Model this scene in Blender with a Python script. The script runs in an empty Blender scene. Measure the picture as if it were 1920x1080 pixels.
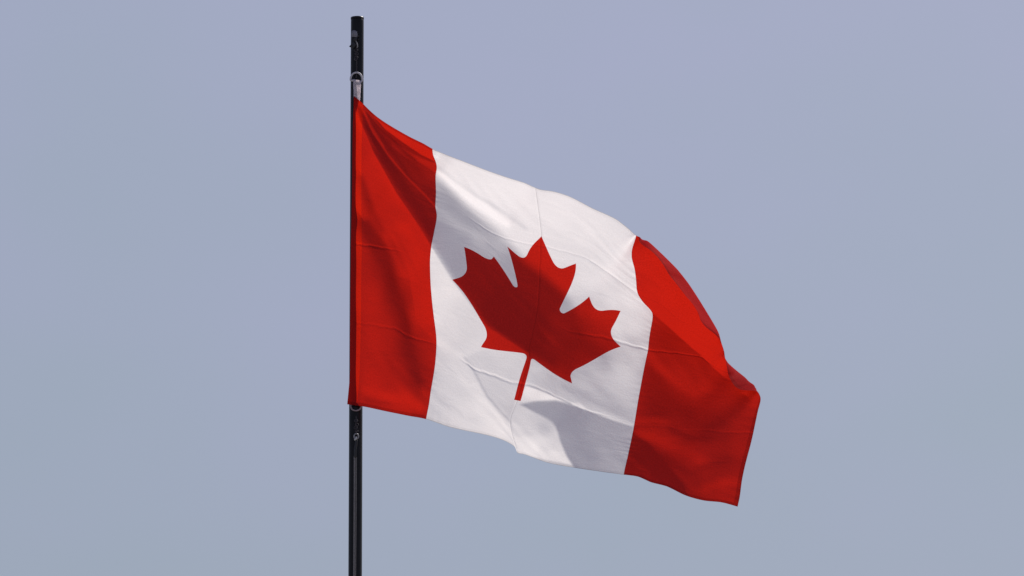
import bpy, bmesh, math, random
import numpy as np
from mathutils import Vector
from mathutils.geometry import delaunay_2d_cdt
random.seed(4); np.random.seed(4)
scene = bpy.context.scene
COL = scene.collection
rad = math.radians

# ------------------------------------------------------------------ camera
CAM = Vector((0.0, 0.0, 1.6))
ELEV = rad(12.0)                 # the long lens looks up at the flag
DIST = 25.0                      # metres to the flag along the view axis
PXM = 0.00157                    # metres per photo pixel at that distance
FPX = DIST / PXM
cam_d = bpy.data.cameras.new('camera'); cam_d.sensor_width = 36.0
cam_d.lens = FPX / 1920.0 * 36.0
cam_d.clip_start = 0.1; cam_d.clip_end = 20000
cam = bpy.data.objects.new('camera', cam_d); COL.objects.link(cam)
cam.location = CAM; cam.rotation_euler = (math.pi/2 + ELEV, 0, 0)
scene.camera = cam

# ------------------------------------------------------------------ light
SUN_AZ, SUN_EL = 42.0, 47.0      # degrees right of the view direction / above the horizon
SUN = Vector((math.sin(rad(SUN_AZ))*math.cos(rad(SUN_EL)), math.cos(rad(SUN_AZ))*math.cos(rad(SUN_EL)), math.sin(rad(SUN_EL))))
world = bpy.data.worlds.new('World'); scene.world = world; world.use_nodes = True
nt = world.node_tree; nt.nodes.clear()
N, L = nt.nodes.new, nt.links.new
sky = N('ShaderNodeTexSky'); sky.sky_type = 'NISHITA'; sky.sun_disc = False
sky.sun_elevation = rad(SUN_EL); sky.sun_rotation = rad(SUN_AZ)
sky.altitude = 100; sky.air_density = 1.6; sky.dust_density = 3.0; sky.ozone_density = 2.5
geo = N('ShaderNodeTexCoord')
mp = N('ShaderNodeMapping'); mp.inputs['Scale'].default_value = (9, 9, 14)
mp.inputs['Rotation'].default_value = (0.3, 0.5, 0.2)
nz = N('ShaderNodeTexNoise'); nz.inputs['Scale'].default_value = 2.2; nz.inputs['Detail'].default_value = 3; nz.inputs['Roughness'].default_value = 0.45
L(geo.outputs['Generated'], mp.inputs['Vector']); L(mp.outputs[0], nz.inputs['Vector'])
rmp = N('ShaderNodeValToRGB')    # thin high haze: faintly lilac in patches
rmp.color_ramp.elements[0].position = 0.3; rmp.color_ramp.elements[0].color = (0.97, 1.0, 0.975, 1)
rmp.color_ramp.elements[1].position = 0.7; rmp.color_ramp.elements[1].color = (1.02, 1.0, 1.035, 1)
L(nz.outputs['Fac'], rmp.inputs['Fac'])
hz = N('ShaderNodeMix'); hz.data_type = 'RGBA'; hz.blend_type = 'MIX'; hz.inputs['Factor'].default_value = 0.62
hz.inputs['B'].default_value = (3.5, 3.62, 5.35, 1)     # even high haze over the blue
L(sky.outputs[0], hz.inputs['A'])
sepz = N('ShaderNodeSeparateXYZ'); L(geo.outputs['Generated'], sepz.inputs[0])
mr = N('ShaderNodeMapRange'); mr.inputs['From Min'].default_value = .15; mr.inputs['From Max'].default_value = .27
L(sepz.outputs[2], mr.inputs['Value'])
air = N('ShaderNodeMix'); air.data_type = 'RGBA'; air.inputs['A'].default_value = (.90, .965, .965, 1); air.inputs['B'].default_value = (1.065, 1.015, 1.06, 1)
L(mr.outputs[0], air.inputs['Factor'])
mu0 = N('ShaderNodeMix'); mu0.data_type = 'RGBA'; mu0.blend_type = 'MULTIPLY'; mu0.inputs['Factor'].default_value = 1.0
L(hz.outputs['Result'], mu0.inputs['A']); L(air.outputs['Result'], mu0.inputs['B'])
mu = N('ShaderNodeMix'); mu.data_type = 'RGBA'; mu.blend_type = 'MULTIPLY'; mu.inputs['Factor'].default_value = 1.0
L(mu0.outputs['Result'], mu.inputs['A']); L(rmp.outputs[0], mu.inputs['B'])
bg = N('ShaderNodeBackground'); bg.inputs['Strength'].default_value = 0.090
wo = N('ShaderNodeOutputWorld')
L(mu.outputs['Result'], bg.inputs['Color']); L(bg.outputs[0], wo.inputs['Surface'])
sun_d = bpy.data.lights.new('sun', 'SUN'); sun_d.energy = 4.65; sun_d.angle = rad(0.5); sun_d.color = (1.0, 0.95, 0.88)
sun = bpy.data.objects.new('sun', sun_d); COL.objects.link(sun)
sun.rotation_euler = SUN.to_track_quat('Z', 'Y').to_euler(); sun.location = (10, 30, 30)
scene.view_settings.view_transform = 'Standard'; scene.view_settings.look = 'None'
scene.view_settings.gamma = 1.0; scene.view_settings.exposure = 0.0
scene.view_settings.use_curve_mapping = False
scene.cycles.max_bounces = 8; scene.cycles.transmission_bounces = 6

# ------------------------------------------------------------------ helpers
ce, se = math.cos(ELEV), math.sin(ELEV)
Y0 = DIST * ce                   # the vertical plane the flagpole stands in
def at(px, py, z=0.0):
    """world point seen at photo pixel (px,py), z pixels in front of the flagpole's plane"""
    dx = (px-960.0)/FPX; dy = (540.0-py)/FPX
    dirx, diry, dirz = dx, ce - se*dy, se + ce*dy
    t = (Y0 - z*PXM) / diry
    return Vector((CAM.x + dirx*t, CAM.y + diry*t, CAM.z + dirz*t))
def at_np(P, z):
    dx = (P[:,0]-960.0)/FPX; dy = (540.0-P[:,1])/FPX
    d = np.stack([dx, ce - se*dy, se + ce*dy], 1)
    t = (Y0 - z*PXM) / d[:,1]
    return d*t[:,None] + np.array(CAM)[None]

def tag(o, label=None, cat=None, kind=None, group=None):
    for k, v in (('label', label), ('category', cat), ('kind', kind), ('group', group)):
        if v: o[k] = v
    return o
def empty(name, loc):
    o = bpy.data.objects.new(name, None); COL.objects.link(o); o.location = loc; o.empty_display_size = .1
    return o
def link(name, me, mat, parent=None, smooth=True):
    o = bpy.data.objects.new(name, me); COL.objects.link(o)
    me.materials.append(mat)
    if smooth: me.polygons.foreach_set('use_smooth', [True]*len(me.polygons))
    if parent:
        o.parent = parent
        root = parent
        off = Vector((0,0,0))
        while root: off += root.location; root = root.parent
        o.location = -off if parent.type == 'EMPTY' or parent.parent is None else Vector((0,0,0))
    return o
def bm_link(name, bm, mat, parent=None, smooth=True):
    bmesh.ops.recalc_face_normals(bm, faces=bm.faces)
    me = bpy.data.meshes.new(name); bm.to_mesh(me); bm.free()
    return link(name, me, mat, parent, smooth)
def tube(bm, pts, r, n=12, closed=False, flat=1.0, twist=None):
    """tube through world points; r number or list; flat squashes it along the view direction"""
    pts = [Vector(p) for p in pts]; m = len(pts)
    rs = r if isinstance(r, (list, tuple)) else [r]*m
    up = None; rings = []
    for i, p in enumerate(pts):
        if closed: t = pts[(i+1) % m] - pts[i-1]
        else: t = pts[min(i+1, m-1)] - pts[max(i-1, 0)]
        t.normalize()
        ref = Vector((0, 1, 0)) if abs(t.y) < .95 else Vector((1, 0, 0))
        a = t.cross(ref).normalized(); b = a.cross(t).normalized()
        rings.append([bm.verts.new(p + (a*math.cos(2*math.pi*k/n) + b*math.sin(2*math.pi*k/n)*flat)*rs[i]) for k in range(n)])
    for i in range(m if closed else m-1):
        A, B = rings[i], rings[(i+1) % m]
        for k in range(n): bm.faces.new((A[k], A[(k+1) % n], B[(k+1) % n], B[k]))
    if not closed: bm.faces.new(rings[0]); bm.faces.new(rings[-1][::-1])
def smooth_path(pts, n=8):
    out = []
    for i in range(len(pts)-1):
        p0 = pts[max(i-1,0)]; p1 = pts[i]; p2 = pts[i+1]; p3 = pts[min(i+2,len(pts)-1)]
        for k in range(n):
            t = k/n
            out.append(.5*((2*p1)+(p2-p0)*t+(2*p0-5*p1+4*p2-p3)*t*t+(3*p1-p0-3*p2+p3)*t**3))
    out.append(pts[-1]); return out
def lathe(bm, prof, centre, n=48):
    rings = [[bm.verts.new((centre.x+r*math.cos(2*math.pi*k/n), centre.y+r*math.sin(2*math.pi*k/n), z)) for k in range(n)] for r, z in prof]
    for A, B in zip(rings, rings[1:]):
        for k in range(n): bm.faces.new((A[k], A[(k+1)%n], B[(k+1)%n], B[k]))
    bm.faces.new(rings[0][::-1]); bm.faces.new(rings[-1])
def prism(bm, pix, z0, z1, bevel=0.0):
    """outline in photo pixels given a real depth from z0 (near the pole) to z1 (toward the viewer)"""
    A = [bm.verts.new(at(x, y, z0)) for x, y in pix]; B = [bm.verts.new(at(x, y, z1)) for x, y in pix]
    n = len(pix); fs = [bm.faces.new(A), bm.faces.new(B[::-1])]
    for k in range(n): fs.append(bm.faces.new((A[k], A[(k+1)%n], B[(k+1)%n], B[k])))
    if bevel:
        es = list({e for f in fs for e in f.edges})
        bmesh.ops.bevel(bm, geom=es, offset=bevel, segments=2, profile=.6, affect='EDGES')

# ------------------------------------------------------------------ materials
def new_mat(name):
    m = bpy.data.materials.new(name); m.use_nodes = True; m.node_tree.nodes.clear()
    return m, m.node_tree
def simple(name, col, rough=.5, metal=0.0, vary=.25, scale=60, bump=.0, spec=.5):
    m, t = new_mat(name); n = t.nodes.new; l = t.links.new
    p = n('ShaderNodeBsdfPrincipled'); o = n('ShaderNodeOutputMaterial'); l(p.outputs[0], o.inputs[0])
    tc = n('ShaderNodeTexCoord'); z = n('ShaderNodeTexNoise'); z.inputs['Scale'].default_value = scale; z.inputs['Detail'].default_value = 6
    l(tc.outputs['Object'], z.inputs['Vector'])
    r = n('ShaderNodeValToRGB'); r.color_ramp.elements[0].position = .3; r.color_ramp.elements[1].position = .7
    r.color_ramp.elements[0].color = tuple(c*(1-vary) for c in col)+(1,)
    r.color_ramp.elements[1].color = tuple(min(1, c*(1+vary)) for c in col)+(1,)
    l(z.outputs['Fac'], r.inputs['Fac']); l(r.outputs[0], p.inputs['Base Color'])
    p.inputs['Roughness'].default_value = rough; p.inputs['Metallic'].default_value = metal
    p.inputs['Specular IOR Level'].default_value = spec
    if bump:
        b = n('ShaderNodeBump'); b.inputs['Strength'].default_value = bump; b.inputs['Distance'].default_value = .001
        l(z.outputs['Fac'], b.inputs['Height']); l(b.outputs[0], p.inputs['Normal'])
    return m
def cloth(name, refl, trans, kr=.5, sheen=.05, grain=.5, hem=.6):
    """woven nylon: reflects on the lit side and glows through from behind; double layers (hems, seams) pass less light"""
    m, t = new_mat(name); n = t.nodes.new; l = t.links.new
    o = n('ShaderNodeOutputMaterial')
    uv = n('ShaderNodeUVMap'); uv.uv_map = 'flat'
    sx = n('ShaderNodeSeparateXYZ'); l(uv.outputs[0], sx.inputs[0])
    # weave and thread slubs
    mpp = n('ShaderNodeMapping'); mpp.inputs['Scale'].default_value = (1.5, 1, 1); l(uv.outputs[0], mpp.inputs['Vector'])
    z = n('ShaderNodeTexNoise'); z.inputs['Scale'].default_value = 210; z.inputs['Detail'].default_value = 2; l(mpp.outputs[0], z.inputs['Vector'])
    mp2 = n('ShaderNodeMapping'); mp2.inputs['Scale'].default_value = (60, 900, 1); l(uv.outputs[0], mp2.inputs['Vector'])
    z2 = n('ShaderNodeTexNoise'); z2.inputs['Scale'].default_value = 1; z2.inputs['Detail'].default_value = 1; l(mp2.outputs[0], z2.inputs['Vector'])
    z3 = n('ShaderNodeTexNoise'); z3.inputs['Scale'].default_value = 14; z3.inputs['Detail'].default_value = 4; z3.inputs['Distortion'].default_value = .6
    mp3 = n('ShaderNodeMapping'); mp3.inputs['Rotation'].default_value = (0,0,-.6); mp3.inputs['Scale'].default_value = (1.0, 1.5, 1)
    l(uv.outputs[0], mp3.inputs['Vector']); l(mp3.outputs[0], z3.inputs['Vector'])
    def math_(op, a, b=None, c=None):
        k = n('ShaderNodeMath'); k.operation = op
        for i, v in enumerate((a, b, c)):
            if v is None: continue
            if isinstance(v, (int, float)): k.inputs[i].default_value = v
            else: l(v, k.inputs[i])
        return k.outputs[0]
    h = math_('ADD', math_('MULTIPLY', z.outputs['Fac'], .0005), math_('MULTIPLY', z2.outputs['Fac'], .00005))
    h = math_('ADD', h, math_('MULTIPLY', z3.outputs['Fac'], .0016))
    b = n('ShaderNodeBump'); b.inputs['Strength'].default_value = 1.0; b.inputs['Distance'].default_value = 1.0; l(h, b.inputs['Height'])
    # how many layers of cloth: hems along the edges, sewn seams between the panels
    U, V = sx.outputs[0], sx.outputs[1]
    def near(x, c, w): return math_('LESS_THAN', math_('ABSOLUTE', math_('SUBTRACT', x, c)), w)
    lay = math_('MAXIMUM', near(V, 0.0, .010), near(V, 1.0, .010))
    lay = math_('MAXIMUM', lay, near(U, 1.0, .010))
    lay = math_('MAXIMUM', lay, math_('MAXIMUM', near(U, .25, .0008), near(U, .75, .0008)))
    lay = math_('MULTIPLY', lay, hem)
    rim = math_('MAXIMUM', near(V, 0.0, .0026), math_('MAXIMUM', near(V, 1.0, .0026), near(U, 1.0, .0022)))
    lay = math_('MAXIMUM', lay, rim)
    cen = math_('MULTIPLY', near(U, .5, .0009), .55)
    lay = math_('MAXIMUM', lay, cen)
    var = math_('ADD', 1-grain/2, math_('MULTIPLY', z.outputs['Fac'], grain))
    def tint(col, dark):
        c = n('ShaderNodeMix'); c.data_type = 'RGBA'; c.blend_type = 'MIX'
        c.inputs['A'].default_value = tuple(col)+(1,); c.inputs['B'].default_value = tuple(x*dark for x in col)+(1,)
        l(lay, c.inputs['Factor'])
        v = n('ShaderNodeVectorMath'); v.operation = 'SCALE'; l(c.outputs['Result'], v.inputs[0]); l(var, v.inputs['Scale'])
        return v.outputs[0]
    d = n('ShaderNodeBsdfDiffuse'); l(tint(refl, .75), d.inputs['Color']); l(b.outputs[0], d.inputs['Normal'])
    tr = n('ShaderNodeBsdfTranslucent'); l(tint(trans, .55), tr.inputs['Color']); l(b.outputs[0], tr.inputs['Normal'])
    mx = n('ShaderNodeMixShader'); mx.inputs[0].default_value = 1-kr; l(d.outputs[0], mx.inputs[1]); l(tr.outputs[0], mx.inputs[2])
    g = n('ShaderNodeBsdfGlossy'); g.inputs['Roughness'].default_value = .55; l(b.outputs[0], g.inputs['Normal'])
    g.inputs['Color'].default_value = (.9,.9,.9,1)
    m2 = n('ShaderNodeMixShader'); m2.inputs[0].default_value = sheen; l(mx.outputs[0], m2.inputs[1]); l(g.outputs[0], m2.inputs[2])
    l(m2.outputs[0], o.inputs[0])
    return m
M_red = cloth('red_nylon', (.42, .026, .028), (.56, .012, .003), .50, .0012, .55, .6)
M_white = cloth('white_nylon', (.86, .855, .865), (.90, .855, .84), .50, .006, .16, .2)
M_band = cloth('red_header_webbing', (.50, .012, .016), (.74, .018, .002), .46, .003)

# ------------------------------------------------------------------ the flag: where each point of the cloth hangs
ASP = 1.5
LM = []     # (u, v, px, py)
def along(pts, uv0, uv1, n=None, keep=None):
    """spread (u,v) evenly by arc length along a traced line"""
    P = np.array(pts, float); s = np.r_[0, np.cumsum(np.hypot(*np.diff(P, axis=0).T))]; s /= s[-1]
    for (x, y), t in zip(pts, s):
        LM.append((uv0[0]+(uv1[0]-uv0[0])*t, uv0[1]+(uv1[1]-uv0[1])*t, x, y))
# hoist edge
along([(663.5,180),(662,220),(661,262),(660.5,310)], (0,0), (0,.25))
along([(660,360),(659,410),(658,455)], (0,.333), (0,.5))
along([(657.5,505),(657,560),(656.5,602)], (0,.583), (0,.75))
along([(656,650),(656,700),(654,727),(651,758)], (0,.83), (0,1))
# top edge
along([(677,191),(690,204),(707,219),(729,234),(751,247),(773,259),(795.5,270),(811,279)], (.022,0), (.25,0))
along([(839,291),(865,301),(891,311),(930,325.5),(962,336),(984,343),(1004,352)], (.285,0), (.5,0))
along([(1012,355),(1033,358),(1067,368),(1110,390),(1157,412),(1180,430),(1192,441)], (.51,0), (.75,0))
# bottom edge
along([(680,762),(718,770),(770,780.5),(799,786)], (.048,1), (.25,1))
along([(820,793),(840,800),(880,809),(913,816),(940,824),(960,834),(966,839),(970,849)], (.28,1), (.5,1))
along([(981,851.5),(993,855.5),(1024,866.7),(1075.6,876.7),(1135.6,885.6),(1169.5,890)], (.515,1), (.75,1))
along([(1197,894),(1220,904),(1250,912),(1283,928),(1323,939),(1353,942),(1383,950)], (.78,1), (1,1))
# stripe boundaries
along([(812,290),(817,303),(819,314),(817,328),(817.5,360),(816.5,388)], (.25,.025), (.25,.25))
along([(819,403),(815,430),(809,460),(806.5,485),(806.5,506)], (.25,.285), (.25,.5))
along([(808,540),(813,590),(818,630),(818.5,646)], (.25,.56), (.25,.75))
along([(817,672),(815,690),(811,715),(808,732),(804,760)], (.25,.80), (.25,.955))
along([(1186,464),(1184.5,483),(1190,505),(1193,530),(1196,551)], (.75,.045), (.75,.25))
along([(1207,568),(1223,587),(1221,612),(1215,656)], (.75,.29), (.75,.5))
along([(1204,710),(1196,754),(1189,797)], (.75,.60), (.75,.75))
along([(1183,828),(1176,860)], (.75,.83), (.75,.92))
# centre seam
along([(1008,380),(1012,410)], (.5,.07), (.5,.14))
along([(1014,470),(1012,503),(1010,553),(1007,585)], (.5,.27), (.5,.5))
along([(1002,612),(997,633),(992,655)], (.5,.55), (.5,.625))
along([(957,790),(962,820)], (.5,.885), (.5,.945))
# fold-line creases from the packet the flag was folded into
along([(862,400),(895,420),(930,440),(970,452)], (.295,.25), (.455,.25))
along([(1050,470),(1110,490),(1150,518)], (.56,.25), (.695,.25))
along([(685,459),(735,468),(770,483)], (.04,.5), (.19,.5))
along([(1160,647)], (.70,.5), (.70,.5)) if False else None
along([(690,607),(735,616),(765,630)], (.05,.75), (.185,.75))
along([(887,691),(935,707)], (.37,.75), (.445,.75))
along([(1020,733),(1071,757),(1130,777)], (.56,.75), (.69,.75))
along([(1240,801),(1300,805),(1360,811),(1412,814)], (.80,.75), (1,.75))
along([(1240,660),(1290,664),(1312,667)], (.785,.5), (.86,.5))
along([(1233,567),(1273,597),(1298,612)], (.80,.25), (.895,.25))
# fly edge below the curl
along([(1387,932),(1391,902),(1399,865),(1407,835)], (1,.965), (1,.79))
along([(1417,790),(1422,767),(1426,745),(1420,735)], (1,.70), (1,.60))
along([(1408,732.5),(1390,731),(1378,724),(1370,712),(1365,700),(1361.5,681)], (1,.575), (1,.36))
# curled flap at the top fly corner: fold silhouette, then the free edges lying in front of it
SIL = [(1213.5,451.5),(1242,477),(1270,505),(1292,533),(1311,562),(1330,593),(1346,621.5),(1355,650)]
for k, (x, y) in enumerate(SIL):
    s = (k+1)/8.0
    LM.append((.75+.25*s, .02+.13*s, x, y) if s < 1 else (.996, .215, x, y))
LM.append((.762, .010, 1200, 444.3))
along([(1199,453),(1207,461),(1229,478),(1243,495.6),(1254,514),(1269,533),(1286,555),(1302,574),(1309.5,587)], (.77,0), (1,0))
for x, y, v in ((1314,601,.03),(1324,613.6,.065),(1341,627,.12),(1351,640,.17),(1358,660,.26)): LM.append((1, v, x, y))
# second small roll on the fly edge
for x, y, u, v in ((1369,688,.975,.385),(1380,695.5,.955,.43),(1396,707,.948,.48),(1409,719,.955,.53),(1418,729,.975,.57)): LM.append((u, v, x, y))
# the bend running down to the fly edge
along([(1254,613.6),(1298.5,653)], (.80,.365), (.85,.46))
along([(1336,687),(1356,703)], (.90,.505), (.93,.53))
# the maple leaf: outline in flag proportions (x 0..9600, y 0..4800), tips and notches seen in the photo
LV0, LV1 = .205, .800
def leaf_uv(x, y): return (.5+(x-4800)/3720*.5*.783, LV0+(y-370)/4060*(LV1-LV0))
def arc(p, q, r, steps=7):
    p = np.array(p, float); q = np.array(q, float); d = q-p; Ln = np.hypot(*d); h = math.sqrt(max(r*r-Ln*Ln/4, 0))
    nrm = np.array([-d[1], d[0]])/Ln; c = (p+q)/2 + nrm*h     # sweep flag 1 (clockwise on screen), small arc
    a0 = math.atan2(*(p-c)[::-1]); a1 = math.atan2(*(q-c)[::-1])
    da = (a1-a0+math.pi) % (2*math.pi)-math.pi
    return [tuple(c+r*np.array([math.cos(a0+da*k/steps), math.sin(a0+da*k/steps)])) for k in range(1, steps+1)]
cmds = [('l',-14,-863),('a',95,80,-98),('l',859,151),('l',-116,-320),('a',65,20,-73),('l',941,-762),('l',-212,-99),('a',65,-34,-79),
        ('l',186,-572),('l',-542,115),('a',65,-73,-38),('l',-105,-247),('l',-423,454),('a',65,-111,-57),('l',204,-1052),('l',-327,189),
        ('a',65,-91,-27),('l',-332,-652)]
cur = (4890.0, 4430.0); corner = [cur]
for c in cmds:
    cur = (cur[0]+c[-2], cur[1]+c[-1]); corner.append(cur)
corner[-1] = (4800.0, corner[-1][1])
ARC = {1: 130, 4: 210, 7: 200, 10: 210, 13: 85, 16: 190}      # notch index -> how far its rounding reaches
def isect(a, b, c, d):
    a, b, c, d = map(lambda p: np.array(p, float), (a, b, c, d)); r_, s_ = b-a, d-c
    t = ((c-a)[0]*s_[1]-(c-a)[1]*s_[0])/(r_[0]*s_[1]-r_[1]*s_[0]); return a+r_*t
half = []; k = 0
while k < len(corner):
    if k in ARC:
        X = isect(corner[k-1], corner[k], corner[k+1], corner[k+2]); ext = ARC[k]
        a = np.array(corner[k-1]); b = np.array(corner[k+2])
        p0 = X+(a-X)/np.hypot(*(a-X))*min(ext, .6*np.hypot(*(a-X))) if k != 13 else np.array(corner[k])+(a-X)/np.hypot(*(a-X))*60
        p2 = X+(b-X)/np.hypot(*(b-X))*min(ext, .6*np.hypot(*(b-X))) if k != 13 else np.array(corner[k+1])+(b-X)/np.hypot(*(b-X))*60
        if k == 13:    # narrow deep notch: keep its round end
            half += [tuple(p0), tuple(corner[k])] + arc(corner[k], corner[k+1], 65) + [tuple(p2)]
        else:
            for t in np.linspace(0, 1, 12):
                w = .9; q_ = ((1-t)**2*p0+2*w*t*(1-t)*X+t*t*p2)/((1-t)**2+2*w*t*(1-t)+t*t); half.append(tuple(q_))
        k += 2
    else: half.append(tuple(corner[k])); k += 1
leaf = half + [(9600-x, y) for x, y in half[-2::-1]]
C = corner
def mid(i, j): return ((C[i][0]+C[j][0])/2, (C[i][1]+C[j][1])/2)
right = [(C[0],(976,752)),(mid(1,2),(998,674.5)),(C[3],(1072.5,719)),(mid(4,5),(1069,697)),(C[6],(1163.7,650)),(mid(7,8),(1143.5,627)),
         (C[9],(1163.7,583)),(mid(10,11),(1117,582.5)),(C[12],(1104.7,556)),(mid(13,14),(1054,583)),(C[15],(1079.7,494)),(mid(16,17),(1046,503))]
left = [(C[0],(964,749.5)),(mid(1,2),(985.5,667)),(C[3],(901.7,651)),(mid(4,5),(916,627)),(C[6],(848,524.5)),(mid(7,8),(874,514.5)),
        (C[9],(870,463)),(mid(10,11),(917,488.5)),(C[12],(926,481)),(mid(13,14),(966,535)),(C[15],(951,462)),(mid(16,17),(982,485))]
for (p, q) in right: LM.append((*leaf_uv(*p), *q))
for (p, q) in left: LM.append((*leaf_uv(9600-p[0], p[1]), *q))
LM.append((*leaf_uv(4800, 370), 1015.3, 441))
LM = np.array(LM)

def tps_fit(uv, val, reg):
    n = len(uv); X = uv*np.array([ASP, 1.0])
    d2 = ((X[:,None]-X[None])**2).sum(-1); K = .5*d2*np.log(d2+1e-12)
    A = np.zeros((n+3, n+3)); A[:n,:n] = K + reg*np.eye(n); A[:n,n] = 1; A[:n,n+1:] = X; A[n,:n] = 1; A[n+1:,:n] = X.T
    return X, np.linalg.solve(A, np.r_[val, np.zeros((3, val.shape[1]))])
def tps_eval(fit, uv):
    Xc, w = fit; out = np.zeros((len(uv), w.shape[1])); n = len(Xc)
    for s in range(0, len(uv), 20000):
        X = uv[s:s+20000]*np.array([ASP, 1.0])
        d2 = ((X[:,None]-Xc[None])**2).sum(-1)
        out[s:s+20000] = (.5*d2*np.log(d2+1e-12))@w[:n] + w[n] + X@w[n+1:]
    return out
FIT = tps_fit(LM[:,:2], LM[:,2:], 2e-5)

# ------------------------------------------------------------------ relief of the cloth (how far each point blows toward the viewer)
# Folds are described by how squarely the back of the cloth meets the sun; the relief is then integrated.
NU, NV = 321, 200
gu, gv = np.linspace(0, 1, NU), np.linspace(0, 1, NV)
UU, VV = np.meshgrid(gu, gv, indexing='ij')
PG = tps_eval(FIT, np.stack([UU.ravel(), VV.ravel()], 1)).reshape(NU, NV, 2)
def inside(P, poly):
    x, y = P[...,0], P[...,1]; r = np.zeros(x.shape, bool); q = np.array(poly, float)
    for (x0, y0), (x1, y1) in zip(q, np.roll(q, -1, 0)):
        c = ((y0 > y) != (y1 > y)); r ^= c & (x < (x1-x0)*(y-y0)/((y1-y0) if y1 != y0 else 1e-9)+x0)
    return r
def sdist(P, poly):
    q = np.array(poly, float); best = np.full(P.shape[:-1], 1e9)
    for a, b in zip(q, np.roll(q, -1, 0)):
        ab = b-a; t = np.clip(((P-a)@ab)/(ab@ab+1e-9), 0, 1); d = np.hypot(*np.moveaxis(P-(a+t[...,None]*ab), -1, 0)); best = np.minimum(best, d)
    return np.where(inside(P, poly), best, -best)
def idw(P, anchors, p=3.0):
    A = np.array(anchors, float); d = np.sqrt(((P[...,None,:]-A[:,:2])**2).sum(-1)+30.0); w = d**-p
    return (w*A[:,2]).sum(-1)/w.sum(-1)
def line_dist(P, pts):
    q = np.array(pts, float); best = np.full(P.shape[:-1], 1e9); side = np.zeros(P.shape[:-1])
    for a, b in zip(q[:-1], q[1:]):
        ab = b-a; t = np.clip(((P-a)@ab)/(ab@ab), 0, 1); v = P-(a+t[...,None]*ab); d = np.hypot(v[...,0], v[...,1])
        s = np.sign(ab[0]*v[...,1]-ab[1]*v[...,0]); side = np.where(d < best, s, side); best = np.minimum(best, d)
    return best*side        # positive = below/left of a line drawn rightwards

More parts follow.
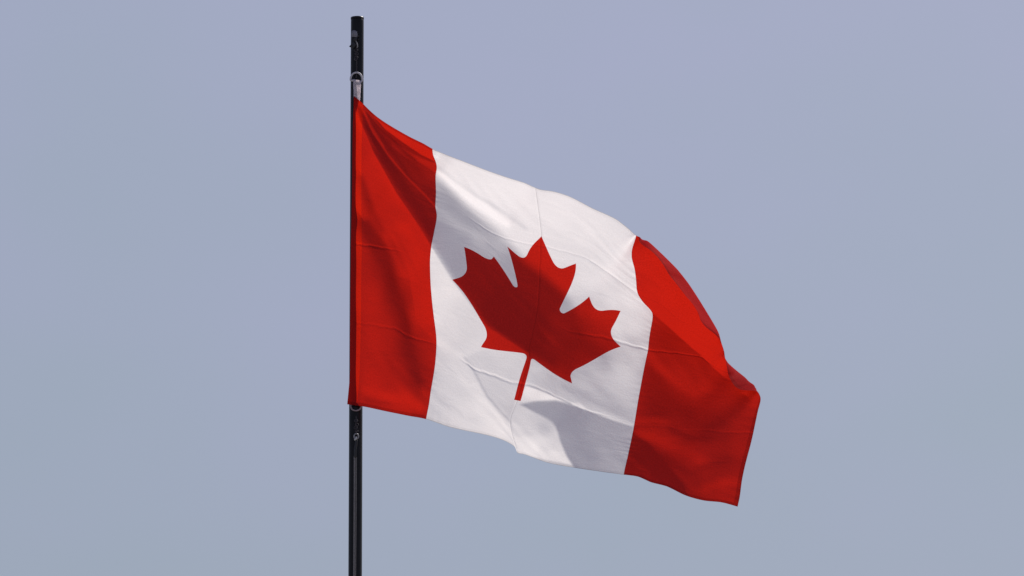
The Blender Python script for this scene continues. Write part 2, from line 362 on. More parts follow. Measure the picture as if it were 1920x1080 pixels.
CC = .25*(PG[1:,1:]+PG[:-1,1:]+PG[1:,:-1]+PG[:-1,:-1])     # cell centres in the picture
UC = .25*(UU[1:,1:]+UU[:-1,1:]+UU[1:,:-1]+UU[:-1,:-1]); VC = .25*(VV[1:,1:]+VV[:-1,1:]+VV[1:,:-1]+VV[:-1,:-1])
B = np.full(CC.shape[:-1], .6)
LAYERS = [
 # (polygon, anchors (x,y,value), feather px)
 ([(640,150),(1500,150),(1500,1000),(640,1000)], [
   (672,260,.7),(672,400,.75),(690,320,.75),(705,420,.55),(745,430,.65),(790,490,.75),(720,500,.42),(748,560,.33),(690,560,.62),(795,590,.65),
   (700,650,.55),(775,660,.28),(795,700,.30),(740,690,.45),(700,715,.66),(760,750,.62),(795,770,.45),(690,752,.5),
   (870,330,.85),(930,350,.87),(980,370,.88),(1050,400,.84),(1100,430,.80),(1150,460,.80),(1000,430,.8),(1100,520,.74),(1150,500,.78),(1180,560,.74),
   (820,540,.76),(840,600,.72),(870,560,.66),(860,650,.74),(900,640,.60),(830,690,.60),(850,740,.56),(825,750,.48),(880,700,.70),(880,780,.62),(905,760,.72),(935,805,.76),
   (1190,610,.60),(1150,560,.7),(1185,650,.42),(1170,700,.46),(1150,740,.44),(1120,720,.42),(1090,740,.34),
   (1040,480,.72),(1060,520,.66),(1055,600,.18),(1010,620,.03),(1040,650,.10),(1070,680,.14),(1095,610,.34),(1130,600,.46),(1155,590,.62),(1100,650,.2),(1130,665,.28),(1115,580,.5),
   (1000,560,.04),(1010,700,.42),(1040,715,.32),
   (1230,700,.16),(1240,640,.30),(1290,710,.38),(1330,745,.40),(1235,760,.10),(1280,770,.28),(1380,760,.34),(1410,745,.55),(1345,790,.16),(1400,800,.30)], 1),
 # valley that runs from the top hoist corner down across the leaf
 ([(668,196),(676,228),(700,285),(745,365),(790,430),(808,462),(848,526),(880,568),(913,612),(950,636),(990,662),(1040,690),(1090,650),(1086,600),(1066,560),(1043,537),(1017,515),(985,492),(960,462),(925,428),(870,382),(826,336),(790,310),(720,245),(690,212)],
  [(690,235,.10),(715,300,.03),(760,370,.03),(795,425,.02),(740,300,.14),(780,345,.16),(800,380,.10),(805,335,.24),(840,380,.06),(830,430,.05),(870,440,.06),(850,490,.05),(900,450,.14),(935,450,.22),
   (900,520,.04),(950,560,.0),(1000,600,.0),(960,500,.08),(1000,530,.08),(1030,560,.08),(940,610,.0),(1000,650,.0),(1050,640,.12),(1065,600,.2)], 12),
 ([(808,462),(848,526),(880,568),(913,612),(950,636),(990,662),(960,700),(880,720),(780,600),(745,365),(790,430)], [(820,540,.78),(840,600,.72),(870,600,.64),(900,640,.60),(940,650,.56),(790,490,.78),(760,420,.7),(975,668,.5)], 1.2),
 ([(668,196),(676,228),(700,285),(745,365),(790,430),(808,462),(800,520),(740,520),(690,420),(664,300),(662,200)], [(672,260,.7),(672,400,.75),(690,320,.75),(705,420,.55),(745,430,.68),(790,490,.78),(720,480,.46)], 1.2),
 # bright wedge and rounded ridge under the top edge of the hoist stripe
 ([(700,222),(811,290),(817,306),(790,300),(745,272)], [(780,290,.22)], 2),
 ([(735,265),(770,287),(817,309),(819,326),(800,320),(765,298),(735,274)], [(780,295,.6),(812,320,.55)], 3),
 ([(700,216),(811,277),(814,302),(790,290),(757,268),(722,242)], [(760,262,.95),(805,288,.97)], 1.2),
 # below-left of the stem
 ([(871,671),(887,693),(913,744),(957,793),(966,752),(985,690),(985,667),(910,655)], [(920,680,.48),(934,730,.46),(950,765,.42),(900,690,.50),(930,665,.56)], 2.5),
 ([(957,793),(966,838),(972,851),(1170,892),(1188,797),(1071,757),(985,722),(970,752)], [
   (1000,735,.80),(1030,745,.85),(975,775,.50),(1000,785,.46),(1020,800,.34),(985,805,.55),(980,830,.76),(1000,840,.80),(1040,860,.76),(1030,830,.62),(1060,868,.78)], 1.5),
 ([(975,758),(1002,752),(1042,750),(1071,758),(1089,765),(1147,787),(1190,800),(1171,900),(1078,880),(1062,855),(1050,827),(1043,802),(1035,791),(1013,778),(991,767)],
  [(1040,765,.05),(1080,790,.02),(1120,800,.10),(1160,820,.10),(1100,850,.06),(1140,870,.12),(1075,850,.04),(1160,860,.14)], 3.5),
 # fly stripe under the long crease
 ([(1189,797),(1300,805),(1412,814),(1383,955),(1165,895)], [(1210,815,.30),(1270,815,.40),(1205,850,.03),(1240,870,.05),(1270,890,.16),(1280,840,.32),(1320,870,.30),(1330,905,.18),(1360,925,.36),(1395,840,.34),(1385,890,.24),(1345,845,.22),(1340,815,.12),(1220,885,.10)], 4),
 # bright panel above the bend
 ([(1193,440),(1186,464),(1184,483),(1190,505),(1196,551),(1223,587),(1254,613.6),(1298,653),(1314,666),(1336,688),(1365,713),(1380,690),(1355,640),(1300,540),(1230,455)],
  [(1210,500,.88),(1250,560,.92),(1300,620,.92),(1340,670,.9),(1250,590,.85),(1200,530,.80),(1230,560,.84)], 2),
]
for poly, anch, fe in LAYERS:
    w = np.clip(.5+sdist(CC, poly)/(2*fe), 0, 1); w = w*w*(3-2*w)
    B = B*(1-w) + idw(CC, anch)*w
# thin folds radiating from the top hoist corner, and creases: local swings of the slope
def swing(pts, amp, wid, sym=False, fade=None):
    global B
    d = line_dist(CC, pts)
    g = -(d/wid)*np.exp(.5-(d/wid)**2*.5)*amp if not sym else amp*np.exp(-(d/wid)**2*.5)
    B = B + g
def band(pts, val, wa, wb, k=1.0):
    # lean the slope toward a value along a traced fold; wa/wb = reach above-right / below-left of it
    global B
    d = line_dist(CC, pts); w = k*np.exp(-(d/np.where(d > 0, wb, wa))**2)
    B = B*(1-w)+val*w
lh = (UC < .25); keepB = B.copy()
band([(671,216),(688,252),(705,288),(735,345),(765,392),(800,450)], .92, .1, 13, .8)
band([(678,335),(692,380),(714,430)], .34, 7, 11, .8)
band([(761,425),(790,480),(800,548),(806,600)], .92, 12, 15, .9)
band([(687,422),(724,485),(742,548),(761,607),(770,660),(786,715)], .10, 12, 22, .95)
band([(687,733),(724,745),(755,748),(787,765)], .80, 12, 10, .9)
band([(690,560),(700,640),(710,700)], .62, 12, 14, .6)
band([(690,752),(730,757)], .40, 4, 4, .6)
sharp = line_dist(CC, [(660,196),(676,228),(700,285),(745,365),(790,430),(808,462),(848,526)])
below = np.clip(.5+sharp/2.0, 0, 1)*lh
B = keepB*(1-below)+B*below
# fan above it
keepB = B.copy()
band([(705,238),(742,272),(778,302),(817,326)], .12, 3, 9, .8)
band([(760,330),(790,352),(815,368)], .08, 14, 8, .8)
band([(690,236),(720,296),(760,350),(806,420)], .0, 8, 8, .7)
B = np.where(lh, keepB*below+B*(1-below), keepB)
swing([(682,210),(700,249),(728,291),(761,330),(797,366),(817,388)], .34, 1.4, True)
swing([(682,208),(692,226),(704,250),(720,275)], .22, 1.3, True)
swing([(688,213),(712,240),(745,270),(780,300)], -.18, 1.6, True)
# fly stripe
keepB = B.copy()
band([(1228,729),(1258,758),(1290,775)], .12, 16, 24, .85)
band([(1216,672),(1234,690),(1278,722),(1302,738),(1330,730)], .54, 20, 9, .85)
band([(1326,803),(1356,794),(1379,770),(1397,747)], .06, 11, 11, .85)
band([(1193,791),(1225,789),(1250,793)], .40, 7, 5, .8)
band([(1258,806),(1293,820),(1330,822)], .08, 8, 8, .8)
band([(1200,815),(1225,820),(1255,834),(1293,849),(1320,870)], .50, 12, 14, .85)
band([(1184,815),(1213,834),(1237,860),(1255,883),(1280,914)], .0, 6, 26, .9)
band([(1308,880),(1335,872),(1362,862)], .10, 10, 12, .7)
band([(1325,915),(1350,907),(1378,900)], .54, 10, 12, .7)
band([(1385,850),(1395,820),(1405,780)], .34, 10, 10, .6)
B = np.where((UC > .75) & (line_dist(CC, [(1180,552),(1223.6,587),(1254,613.6),(1298.5,653),(1314,665.5),(1336,687.6),(1364.6,713),(1390,735)]) > 2), B, keepB)
# white panel, lower right
keepB = B.copy()
band([(1060,727),(1120,757),(1185,785)], .14, 12, 7, .7)
band([(1090,690),(1120,725),(1160,765)], .16, 14, 12, .6)
band([(1110,690),(1160,735)], .38, 12, 8, .5)
B = np.where((UC > .5) & (UC < .75) & (VC < .75), B, keepB)
keepB = B.copy()
band([(1062,598),(1090,640),(1130,672)], .10, 16, 22, .85)
band([(1118,586),(1150,600),(1158,612)], .66, 12, 14, .8)
band([(1104,562),(1095,585)], .45, 9, 9, .7)
band([(1085,690),(1120,678)], .30, 9, 9, .6)
B = np.where((UC > .5) & (UC < .75) & (VC > .25) & (VC < .75), B, keepB)
swing([(1075,758),(1085,758),(1094,764)], .3, 2.2, True)
swing([(822,315),(858,342),(892,366),(935,392),(985,428)], -.18, 3.0, True)
swing([(822,323),(858,352),(900,384),(950,420)], .22, 6.0, True)
swing([(830,400),(862,425),(905,452)], .12, 7.0, True)
swing([(871,671),(887,693),(913,744),(935,770),(957,793)], -.2, 2.2, True)
swing([(820,640),(850,660),(871,671)], .08, 5, True)
swing([(1110,490),(1150,518),(1195,551)], .12, 2.2)
wh = (UC > .25) & (UC < .75)
B = np.clip(B, -.12, .97)

sv = np.array([SUN.x, -SUN.y*se+SUN.z*ce, -(SUN.y*ce+SUN.z*se)])   # sun in picture axes: right, up, toward the viewer
sxy = math.hypot(sv[0], sv[1]); szb = -sv[2]; dvec = np.array([sv[0], -sv[1]])/sxy    # picture y runs down
# slope along the sun direction for a wanted cosine:  (szb + sxy*g)/sqrt(1+g^2) = B
gg = np.linspace(-3, 1.15, 2000); cs = (szb+sxy*gg)/np.sqrt(1+gg*gg); k = np.argmax(cs)
G = np.interp(np.minimum(B, cs[k]*.995), cs[:k+1], gg[:k+1])
G = np.clip(G, -1.6, .85)
tanE = math.tan(ELEV)
G = G - dvec[1]*tanE*1.0         # the pole's plane already leans away upwards in the view
Pu = (PG[1:,1:]+PG[1:,:-1]-PG[:-1,1:]-PG[:-1,:-1])*.5; Pv = (PG[1:,1:]+PG[:-1,1:]-PG[1:,:-1]-PG[:-1,:-1])*.5
det = Pu[...,0]*Pv[...,1]-Pu[...,1]*Pv[...,0]
cell = 750/(NU-1.0)*580/(NV-1.0)
ok = np.clip((det/cell-.12)/.2, 0, 1)
def line_uv(P0, P1): return 0
# flap zones: cloth turned over toward the viewer
fold1 = (VC < .02+.115*(UC-.75)/.25) & (UC > .75)
bs = 2; nb = (NU+bs-1)//bs; n = bs*NV
Dm = np.zeros((nb, n, n)); Em = np.zeros((nb-1, n, n)); rhs = np.zeros((nb, n))
def add(idx, co, tgt, w):
    """rows: sum co*z[idx] = tgt, weight w; idx lists of (i,j) arrays"""
    w = np.broadcast_to(w, idx[0][0].shape).ravel(); tgt = np.broadcast_to(tgt, idx[0][0].shape).ravel()
    m = w > 0
    I = [np.broadcast_to(a, idx[0][0].shape).ravel()[m] for a, b in idx]; J = [np.broadcast_to(b, idx[0][0].shape).ravel()[m] for a, b in idx]
    Cc = [np.broadcast_to(c, idx[0][0].shape).ravel()[m] for c in co]; w = w[m]; tgt = tgt[m]
    for a in range(len(I)):
        np.add.at(rhs, (I[a]//bs, (I[a]%bs)*NV+J[a]), w*Cc[a]*tgt)
        for b in range(len(I)):
            ba, bb = I[a]//bs, I[b]//bs
            s = ba == bb
            np.add.at(Dm, (ba[s], (I[a][s]%bs)*NV+J[a][s], (I[b][s]%bs)*NV+J[b][s]), (w*Cc[a]*Cc[b])[s])
            s = bb == ba+1
            np.add.at(Em, (ba[s], (I[a][s]%bs)*NV+J[a][s], (I[b][s]%bs)*NV+J[b][s]), (w*Cc[a]*Cc[b])[s])
ii, jj = np.meshgrid(np.arange(NU-1), np.arange(NV-1), indexing='ij')
quad = [(ii,jj),(ii+1,jj),(ii,jj+1),(ii+1,jj+1)]
dd = np.where(np.abs(det) < cell*.05, cell*.05, det)
def dirrow(dx, dy):
    # z_x = (z_u*yv - z_v*yu)/det ; z_y = (-z_u*xv + z_v*xu)/det
    cu = (dx*Pv[...,1]-dy*Pv[...,0])/dd; cv = (-dx*Pu[...,1]+dy*Pu[...,0])/dd
    return [.5*(-cu-cv), .5*(cu-cv), .5*(-cu+cv), .5*(cu+cv)]
add(quad, dirrow(*dvec), G, ok*1.0)
add(quad, dirrow(-dvec[1], dvec[0]), 0.0, ok*.012)
i3, j3 = np.meshgrid(np.arange(1, NU-1), np.arange(NV), indexing='ij')
add([(i3-1,j3),(i3,j3),(i3+1,j3)], [1.,-2.,1.], 0.0, .010)
i3, j3 = np.meshgrid(np.arange(NU), np.arange(1, NV-1), indexing='ij')
add([(i3,j3-1),(i3,j3),(i3,j3+1)], [1.,-2.,1.], 0.0, .006)
add(quad, [1.,-1.,-1.,1.], 0.0, .02)
# hoist edge held to the halyard in front of the pole
j1 = np.arange(NV)[None,:]; i1 = np.zeros_like(j1)
add([(i1,j1)], [1.], 17.0, 1.0)
# flap: cloth keeps its length, so the roll's depth is in z
turned = (det < cell*.12) & (VC < .2)
add(quad, [.5,.5,-.5,-.5], 3.5, np.where(fold1, .5, 0.0)+np.where(turned & ~fold1, .2, 0))
turn2 = (UC > .93) & (VC > .36) & (VC < .6)
add(quad, [-.5,.5,-.5,.5], 2.3, np.where(turn2 & (det < cell*.3), .5, 0.0))
# block tridiagonal solve
for b in range(nb):       # unused slots of the last block
    z0 = np.where(np.diag(Dm[b]) == 0)[0]; Dm[b][z0, z0] = 1
S = [Dm[0]]; R = [rhs[0]]
for b in range(1, nb):
    X = np.linalg.solve(S[-1], np.c_[Em[b-1], R[-1]])
    S.append(Dm[b]-Em[b-1].T@X[:,:-1]); R.append(rhs[b]-Em[b-1].T@X[:,-1])
Z = np.zeros((nb, n)); Z[-1] = np.linalg.solve(S[-1], R[-1])
for b in range(nb-2, -1, -1): Z[b] = np.linalg.solve(S[b], R[b]-Em[b]@Z[b+1])
ZG = Z.reshape(nb*bs, NV)[:NU]
del Dm, Em, S, X
print('relief px: min %.0f max %.0f' % (ZG.min(), ZG.max()), 'hoist', ZG[0].min(), ZG[0].max(), 'corners', ZG[-1,0], ZG[-1,-1], 'turned cells', int((det<0).sum()))
def bicubic(Gr, uv):
    """Catmull-Rom sample of a grid at uv"""
    x = np.clip(uv[:,0], 0, 1)*(NU-1); y = np.clip(uv[:,1], 0, 1)*(NV-1)
    i = np.minimum(x.astype(int), NU-2); j = np.minimum(y.astype(int), NV-2); fx = x-i; fy = y-j
    def w(t): return [-.5*t+t*t-.5*t**3, 1-2.5*t*t+1.5*t**3, .5*t+2*t*t-1.5*t**3, -.5*t*t+.5*t**3]
    wx, wy = w(fx), w(fy); out = 0
    for a in range(4):
        for b in range(4):
            out = out + wx[a]*wy[b]*Gr[np.clip(i+a-1, 0, NU-1), np.clip(j+b-1, 0, NV-1)]
    return out

# fine relief: pressed fold creases, puckered seams
def crease(x, c, w, a): return a*np.exp(-((x-c)/w)**2)
def fine(uv):
    u, v = uv[:,0], uv[:,1]
    wob = .0025*np.sin(u*31)+.0018*np.sin(u*67+1)
    part = .55+.45*np.sin(u*9.0+1.3)
    k75 = 1-np.exp(-((u-.29)/.055)**4); k50 = (1-np.exp(-((u-.37)/.235)**8)); k25 = np.clip((u-.30)/.06, 0, 1)*np.clip((.93-u)/.05, 0, 1)
    jag = .0012*np.sin(u*190)*np.sin(u*41)
    f = k75*crease(v, .75+wob+jag, .0034, -1.15)*(.6+.4*np.sin(u*7-1))
    f += k50*crease(v, .50+wob*.8+jag, .0032, -1.1)*part
    f += k25*crease(v, .25+wob*.8+jag, .0032, -.6)*(1-.5*part)
    f += crease(u, .5, .0022, .55)
    # puckers along the hems
    f += .35*np.exp(-(1-v)/.03)*np.sin(u*160+6*np.sin(u*23))*(.5+.5*np.sin(u*11))
    f += .30*np.exp(-(1-u)/.02)*np.sin(v*150+4*np.sin(v*19))
    f += .6*np.exp(-(v/.10)**2)*np.sin(u*150+14*v+5*np.sin(u*37))*np.clip((u-.77)/.04, 0, 1)*(.4+.6*np.abs(np.sin(u*29)))
    f += .45*np.exp(-((v-.47)/.09)**2)*np.clip((u-.95)/.03, 0, 1)*np.sin(v*170+20*u)
    # faint diagonal tension wrinkles
    a = u*ASP*.8+v*.6; b_ = -u*ASP*.6+v*.8
    f += .20*np.sin(b_*95+5*np.sin(a*7)+2*np.sin(b_*23))*np.clip(np.sin(a*9+b_*13)+.1, 0, 1)**2*np.clip(u/.05, 0, 1)
    for c in (.25, .75): f += .16*np.exp(-np.abs(u-c)/.012)*np.sin(v*190+5*np.sin(v*29))
    return f
def place(uv):
    P = np.stack([bicubic(PG[...,0], uv), bicubic(PG[...,1], uv)], 1)
    z = bicubic(ZG, uv) + fine(uv)
    return at_np(P, z)
def normals(uv, e=.0012):
    du = np.array([e, 0]); dv = np.array([0, e/1.0])
    a = place(np.clip(uv+du, 0, 1))-place(np.clip(uv-du, 0, 1)); b = place(np.clip(uv+dv, 0, 1))-place(np.clip(uv-dv, 0, 1))
    nn = np.cross(b, a); nn /= np.linalg.norm(nn, axis=1)[:,None]+1e-12
    return nn
flag = empty('flag', at(663.5, 180, 17))
tag(flag, 'red and white flag with a red maple leaf flying from the black pole', 'flag')
def cloth_part(name, uv, faces, mat, label=None):
    co = place(uv); nn = normals(uv)
    me = bpy.data.meshes.new(name)
    off = np.array(flag.location)
    me.from_pydata((co-off).tolist(), [], faces)
    me.update()
    # face winding so that normals look toward the viewer's side of the cloth
    uvl = me.uv_layers.new(name='flat')
    li = np.zeros(len(me.loops), np.int32); me.loops.foreach_get('vertex_index', li)
    uvl.data.foreach_set('uv', uv[li].ravel())
    me.polygons.foreach_set('use_smooth', [True]*len(me.polygons))
    me.materials.append(mat)
    me.normals_split_custom_set_from_vertices(nn.tolist())
    o = bpy.data.objects.new(name, me); COL.objects.link(o); o.parent = flag
    if label: o['label'] = label
    return o
def grid_part(name, u0, u1, nu, nv, mat, label=None):
    us = np.linspace(u0, u1, nu); vs = np.linspace(0, 1, nv)
    A, Bv = np.meshgrid(us, vs, indexing='ij'); uv = np.stack([A.ravel(), Bv.ravel()], 1)
    i, j = np.meshgrid(np.arange(nu-1), np.arange(nv-1), indexing='ij'); k = (i*nv+j).ravel()
    f = np.stack([k, k+1, k+nv+1, k+nv], 1).tolist()
    return cloth_part(name, uv, f, mat, label)
UB = .030
grid_part('header_band', 0, UB, 14, 300, M_band, 'narrow band along the edge nearest the pole')
grid_part('red_stripe', UB, .25, 120, 300, M_red, 'red stripe next to the pole')
grid_part('red_stripe', .75, 1.0, 150, 320, M_red, 'red stripe at the free end, its top corner curled over')
# white panel with the leaf let into it
def densify(p, step):
    out = []
    for a, b in zip(p, p[1:]+p[:1]):
        m = max(1, int(math.hypot(b[0]-a[0], b[1]-a[1])/step)); out += [(a[0]+(b[0]-a[0])*k/m, a[1]+(b[1]-a[1])*k/m) for k in range(m)]
    return out
# the cloth leaf's edges bow a little between its points
LEAF = [leaf_uv(x, y) for x, y in densify(leaf, 28)]
LEAFA = np.array(LEAF)
us = np.linspace(.25, .75, 251); vs = np.linspace(0, 1, 300)
A, Bv = np.meshgrid(us, vs, indexing='ij'); GP = np.stack([A.ravel(), Bv.ravel()], 1)
keep = np.abs(sdist(GP*np.array([ASP,1]), LEAFA*np.array([ASP,1]))) > .0011
GPk = GP[keep]
# structured faces where nothing of the leaf is near, triangulated ring where it is
isin = inside(GP, LEAFA)
SC = np.array([ASP, 1.0])
near = (np.abs(sdist(GP*SC, LEAFA*SC)) < .012).reshape(251, 300)
keepg = keep.reshape(251, 300); ising = isin.reshape(251, 300)
cell_near = near[:-1,:-1]|near[1:,:-1]|near[:-1,1:]|near[1:,1:]
idx = np.arange(251*300).reshape(251, 300)
q = np.stack([idx[:-1,:-1], idx[:-1,1:], idx[1:,1:], idx[1:,:-1]], -1)
ci, cj = np.where(~cell_near); struct_faces = q[ci, cj]; struct_in = ising[ci, cj]
# CDT over the ring cells
used = np.zeros(251*300, bool); rc = q[cell_near]; used[rc.ravel()] = True
ring_ids = np.where(used & keep)[0]
pts = [Vector((GP[k,0]*ASP, GP[k,1])) for k in ring_ids]; off = len(pts)
pts += [Vector((u*ASP, v)) for u, v in LEAF]
edges = [(off+k, off+(k+1) % len(LEAF)) for k in range(len(LEAF))]
# boundary edges of the ring region
pos = {int(k): i for i, k in enumerate(ring_ids)}
cnt = {}
for f in rc:
    for a, b in zip(f, np.roll(f, -1)):
        e = (min(a, b), max(a, b)); cnt[e] = cnt.get(e, 0)+1
edges += [(pos[int(a)], pos[int(b)]) for (a, b), c in cnt.items() if c == 1 and int(a) in pos and int(b) in pos]
vo, eo, fo, _, _, _ = delaunay_2d_cdt(pts, edges, [], 0, 1e-9)
vo = np.array([(p.x/ASP, p.y) for p in vo])
fo = np.array([f for f in fo if len(f) == 3])
cen = vo[fo].mean(1)
gi = np.clip(((cen[:,0]-.25)/.5*250).astype(int), 0, 249); gj = np.clip((cen[:,1]*299).astype(int), 0, 298)
fo = fo[cell_near[gi, gj]]; cen = vo[fo].mean(1); fin = inside(cen, LEAFA)
ALLUV = np.r_[GP, vo]; base = len(GP)
def emit(name, sf, tf, mat, label=None):
    faces = [list(map(int, f)) for f in sf]
    for f in tf:
        a, b, c = vo[f]; cr = (b[0]-a[0])*(c[1]-a[1])-(b[1]-a[1])*(c[0]-a[0])
        f = f if cr < 0 else f[::-1]
        faces.append([base+int(k) for k in f])
    idxs = np.unique(np.concatenate([np.array(sf).ravel(), (np.array(tf)+base).ravel()]))
    # ring grid vertices duplicate the structured ones: weld by id
    mp = {}; uvs = []; out = []
    key = {}
    for f in faces:
        g = []
        for k in f:
            kk = (round(ALLUV[k,0], 7), round(ALLUV[k,1], 7))
            if kk not in key: key[kk] = len(uvs); uvs.append(ALLUV[k])
            g.append(key[kk])
        if len(set(g)) == len(g): out.append(g)
    return cloth_part(name, np.array(uvs), out, mat, label)
emit('white_panel', struct_faces[~struct_in], fo[~fin], M_white)
emit('maple_leaf', struct_faces[struct_in], fo[fin], M_red, 'red maple leaf emblem in the middle of the white panel')

# ------------------------------------------------------------------ flagpole
M_pole = simple('black_painted_pole', (.0035, .0035, .005), .38, 0, .6, 40, .3, .22)
M_black = simple('black_plastic', (.008, .008, .009), .45, 0, .3, 200)
M_steel = simple('weathered_steel', (.24, .235, .24), .5, .3, .3, 180, .3)
M_ring = simple('pale_grey_ring', (.46, .44, .46), .5, .0, .25, 220)
M_rope = simple('grey_rope', (.17, .16, .155), .85, 0, .4, 400, .6)
M_rope_d = simple('dark_rope', (.035, .03, .035), .8, 0, .5, 400, .6)
M_web = simple('white_webbing', (.70, .64, .67), .8, 0, .12, 90, .4)
R = 12.2*PXM
ptop = at(670, 33, 0); pbase = at(667.5, 1080, 0)
PC = Vector((ptop.x, Y0, 0))
pole = empty('flagpole', (PC.x, PC.y, 0))
tag(pole, 'black painted metal flagpole standing upright in front of the plain sky', 'flagpole')
bm = bmesh.new()
ztop = ptop.z
lathe(bm, [(R*1.9, .02), (R*1.9, .3), (R*1.55, .34), (R*1.5, 2.0), (R*1.15, 4.0), (R*1.045, pbase.z), (R, ztop-.012), (R*.985, ztop-.002)], PC, 64)
bm_link('shaft', bm, M_pole, pole)
bm = bmesh.new(); lathe(bm, [(R*1.02, ztop-.0055), (R*1.035, ztop-.004), (R*1.02, ztop+.0005), (R*.7, ztop+.0022), (R*.2, ztop+.003)], PC, 64)
bm_link('cap', bm, M_pole, pole)
bm = bmesh.new(); lathe(bm, [(R*5, .004), (R*5, .03), (R*4.6, .04), (R*2.2, .05), (R*2.0, .09)], PC, 48)
bm_link('base_plate', bm, M_pole, pole)
bm = bmesh.new()    # pulley housing near the top
prism(bm, [(659.5,58),(664,56.5),(669,58.5),(670.3,64),(670,70),(665,69.5),(658.5,68.5)], 8, 19, .0008)
bm_link('pulley_housing', bm, simple('dull_grey_metal', (.16,.16,.19), .5, .2, .3, 200), pole)
bm = bmesh.new()
tube(bm, [at(663.2,74,16), at(669.5,74.5,16)], 3.9*PXM, 20)
bm_link('pulley_wheel', bm, M_black, pole)
bm = bmesh.new()
tube(bm, [at(672,68,12), at(672,68,17)], 1.9*PXM, 12); tube(bm, [at(671.5,74,12), at(671.5,74,16)], 1.6*PXM, 12)
bm_link('bolt', bm, M_black, pole)

# ------------------------------------------------------------------ halyard with its hardware
hal = empty('halyard', at(667, 100, 14))
tag(hal, 'thin grey rope with a snap hook running down the black pole', 'rope')
def twisted(bm, pix, r, pitch, strands=2, n=8, zc=None):
    pts = smooth_path([at(*p) for p in pix], 6)
    dens = []
    for a, b in zip(pts, pts[1:]):
        m = max(1, int((b-a).length/(r*.9))); dens += [a+(b-a)*(k/m) for k in range(m)]
    dens.append(pts[-1]); s = 0; prev = dens[0]; out = [[] for _ in range(strands)]
    for p in dens:
        s += (p-prev).length; prev = p
        for q_ in range(strands):
            a = 2*math.pi*(s/pitch+q_/strands); out[q_].append(p+Vector((math.cos(a), math.sin(a), 0))*r*.5)
    for o_ in out: tube(bm, o_, r*.62, n)
bm = bmesh.new(); twisted(bm, [(666.5,76,18),(667.8,86,15),(668.3,100,14.5),(668.6,118,14.5),(668.5,136,15),(667.8,146,16)], 1.25*PXM, .012)
bm_link('upper_rope', bm, M_rope_d, hal)
bm = bmesh.new()
for (x, y, rr, a) in ((667.5,94,3.0,.3),(668.6,101,2.8,-.4),(668,107.5,2.6,.5),(667,111,2.2,-.2)):
    ring = [at(x+rr*math.cos(t)*1.0, y+rr*.8*math.sin(t), 15.5+1.6*math.sin(t*1+a*3)) for t in np.linspace(0, 2*math.pi, 18, endpoint=False)]
    tube(bm, ring, 1.1*PXM, 8, True)
bm_link('knot', bm, M_rope_d, hal)
bm = bmesh.new()
prism(bm, [(654.3,87.3),(659,82.2),(663.5,79),(667.5,83.5),(665,88.5),(661,91.5),(657.5,89)], 13, 20, .0009)
bm_link('clip', bm, M_black, hal)
bm = bmesh.new(); tube(bm, smooth_path([at(664.5,72,17), at(668,78,18), at(670.2,85,17), at(669.5,90,16)], 6), 1.1*PXM, 8)
bm_link('shackle', bm, M_steel, hal)
bm = bmesh.new()
twisted(bm, [(668,780,14.2),(667.5,800,14.5),(667.8,812,15)], 1.3*PXM, .012)
for (x, y, rr, a) in ((667.5,789,2.6,.3),(669,796,2.6,-.4),(667,802,2.8,.5),(668.5,808,2.4,-.2)):
    ring = [at(x+rr*math.cos(t), y+rr*.9*math.sin(t), 15+1.6*math.sin(t+a*3)) for t in np.linspace(0, 2*math.pi, 18, endpoint=False)]
    tube(bm, ring, .95*PXM, 8, True)
bm_link('knot', bm, M_rope_d, hal)
bm = bmesh.new()    # snap hook eye
ring = [at(668+4.0*math.cos(t), 818.2+5.0*math.sin(t), 16) for t in np.linspace(0, 2*math.pi, 28, endpoint=False)]
tube(bm, ring, 1.25*PXM, 10, True)
hook = bm_link('snap_hook', bm, M_steel, hal)
bm = bmesh.new(); tube(bm, smooth_path([at(668.3,819,16.5), at(667.2,823,17), at(664.5,825,16.5)], 5), [1.9*PXM]*10+[1.6*PXM], 10)
bm_link('swivel', bm, simple('bright_steel', (.42,.42,.40), .3, .6, .2, 150), hal)
bm = bmesh.new(); tube(bm, smooth_path([at(668.5,824,15.5), at(667.4,834,15.5), at(666.2,845,15.5), at(666,858,15)], 6), [1.7*PXM]+[2.4*PXM]*17+[2.0*PXM], 12)
bm_link('hook_body', bm, M_black, hal)
bm = bmesh.new()
zr = 14.2
twisted(bm, [(665.0,855,zr),(665.0,900,zr),(664.6,960,zr),(664.2,1030,zr),(663.8,1100,zr),(663.0,1300,zr)], 1.75*PXM, .016, 3, 8)
twisted(bm, [(668.0,857,zr),(667.9,900,zr),(667.6,960,zr),(667.0,1030,zr),(666.5,1100,zr),(665.8,1300,zr)], 1.0*PXM, .010, 2, 8)
bm_link('lower_rope', bm, M_rope, hal)
bm = bmesh.new()
pa = at(663.0,1300,zr); twisted_pts = [pa, Vector((PC.x-.004, PC.y-R*1.7-.004, 3.0)), Vector((PC.x-.004, PC.y-R*1.9-.006, 1.3))]
tube(bm, smooth_path(twisted_pts, 10), 1.9*PXM, 8)
bm_link('rope_tail', bm, M_rope, hal)
bm = bmesh.new()    # cleat low on the pole where the rope is made fast
cz = Vector((PC.x, PC.y-R*1.55, 1.3))
tube(bm, [cz+Vector((0,-.03,-.09)), cz+Vector((0,-.022,-.03)), cz+Vector((0,-.022,.03)), cz+Vector((0,-.03,.09))], [.005,.009,.009,.005], 10)
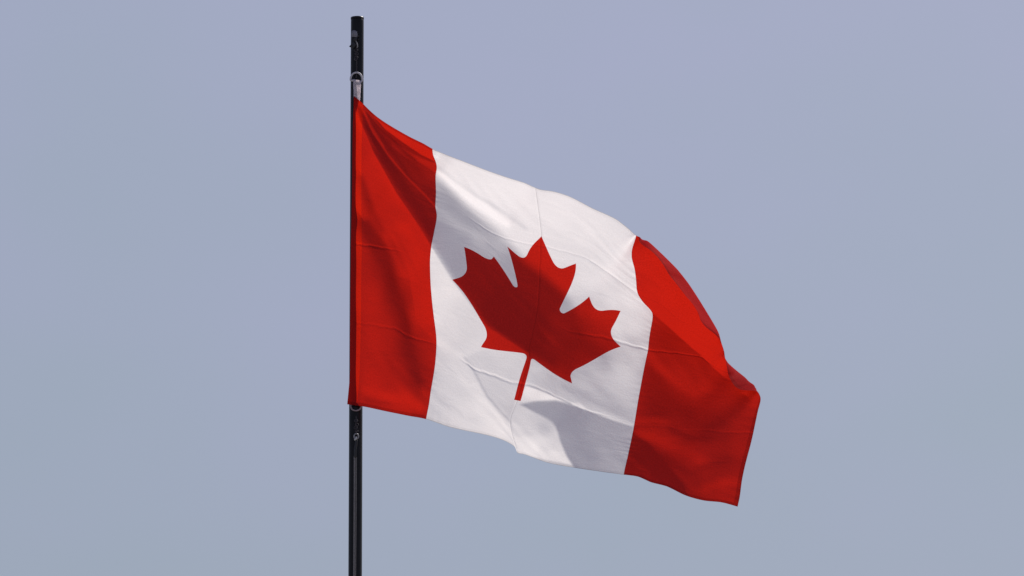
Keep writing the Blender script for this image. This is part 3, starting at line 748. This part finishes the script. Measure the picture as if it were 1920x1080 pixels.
tube(bm, [cz+Vector((0,.01,0)), cz+Vector((0,-.024,0))], .011, 10)
bm_link('cleat', bm, M_steel, pole)

# ------------------------------------------------------------------ rings and strap that hold the flag
bm = bmesh.new()
pts_ = [at(668.3+11.0*math.cos(t), 149.0-13.0*math.sin(t)*1.0, 16.5) for t in np.linspace(-.12, math.pi+.12, 26)]
pts_ = pts_ + [at(659.5,151.2,16.5), at(664,150.2,16.5), at(672,152.6,16.5), at(677.5,153.6,16.5)]
tube(bm, pts_, 1.75*PXM, 12, True)
bm_link('d_ring', bm, M_ring, flag)
bm = bmesh.new()
def strap(bm, L_, R_, z, th):
    rows = []
    for (a, b, zz) in zip(L_, R_, z):
        row = []
        for k in range(7):
            t = k/6; x = a[0]+(b[0]-a[0])*t; y = a[1]+(b[1]-a[1])*t
            row.append(bm.verts.new(at(x, y, zz+1.2*math.sin(math.pi*t))))
        rows.append(row)
    for A, B_ in zip(rows, rows[1:]):
        for k in range(6): bm.faces.new((A[k], A[k+1], B_[k+1], B_[k]))
    bmesh.ops.solidify(bm, geom=bm.faces[:], thickness=th)
strap(bm, [(663.5,148.5),(662.5,151.5),(662.3,160),(663,170),(663,180),(664,190)], [(677.5,151.5),(677,155),(676.3,165),(675.8,178),(675,190),(674.5,203)], [18.6,19.4,17.6,16.6,15.6,14.6], .0012)
bm_link('strap', bm, M_web, flag)
bm = bmesh.new()
ring = [at(667.3+9.7*math.cos(t), 761.5+8.6*math.sin(t), 14.8+1.0*math.sin(t)) for t in np.linspace(0, 2*math.pi, 40, endpoint=False)]
tube(bm, ring, 1.35*PXM, 10, True)
bm_link('lower_ring', bm, simple('tarnished_ring', (.26,.19,.20), .5, .2, .25, 220), flag)

# ------------------------------------------------------------------ the ground far below the frame
bm = bmesh.new()
bmesh.ops.create_grid(bm, x_segments=40, y_segments=40, size=6000)
gm = simple('pale_paving', (.22, .215, .21), .9, 0, .15, .6, .3, .2)
g = bm_link('ground', bm, gm, None, False); tag(g, kind='structure')
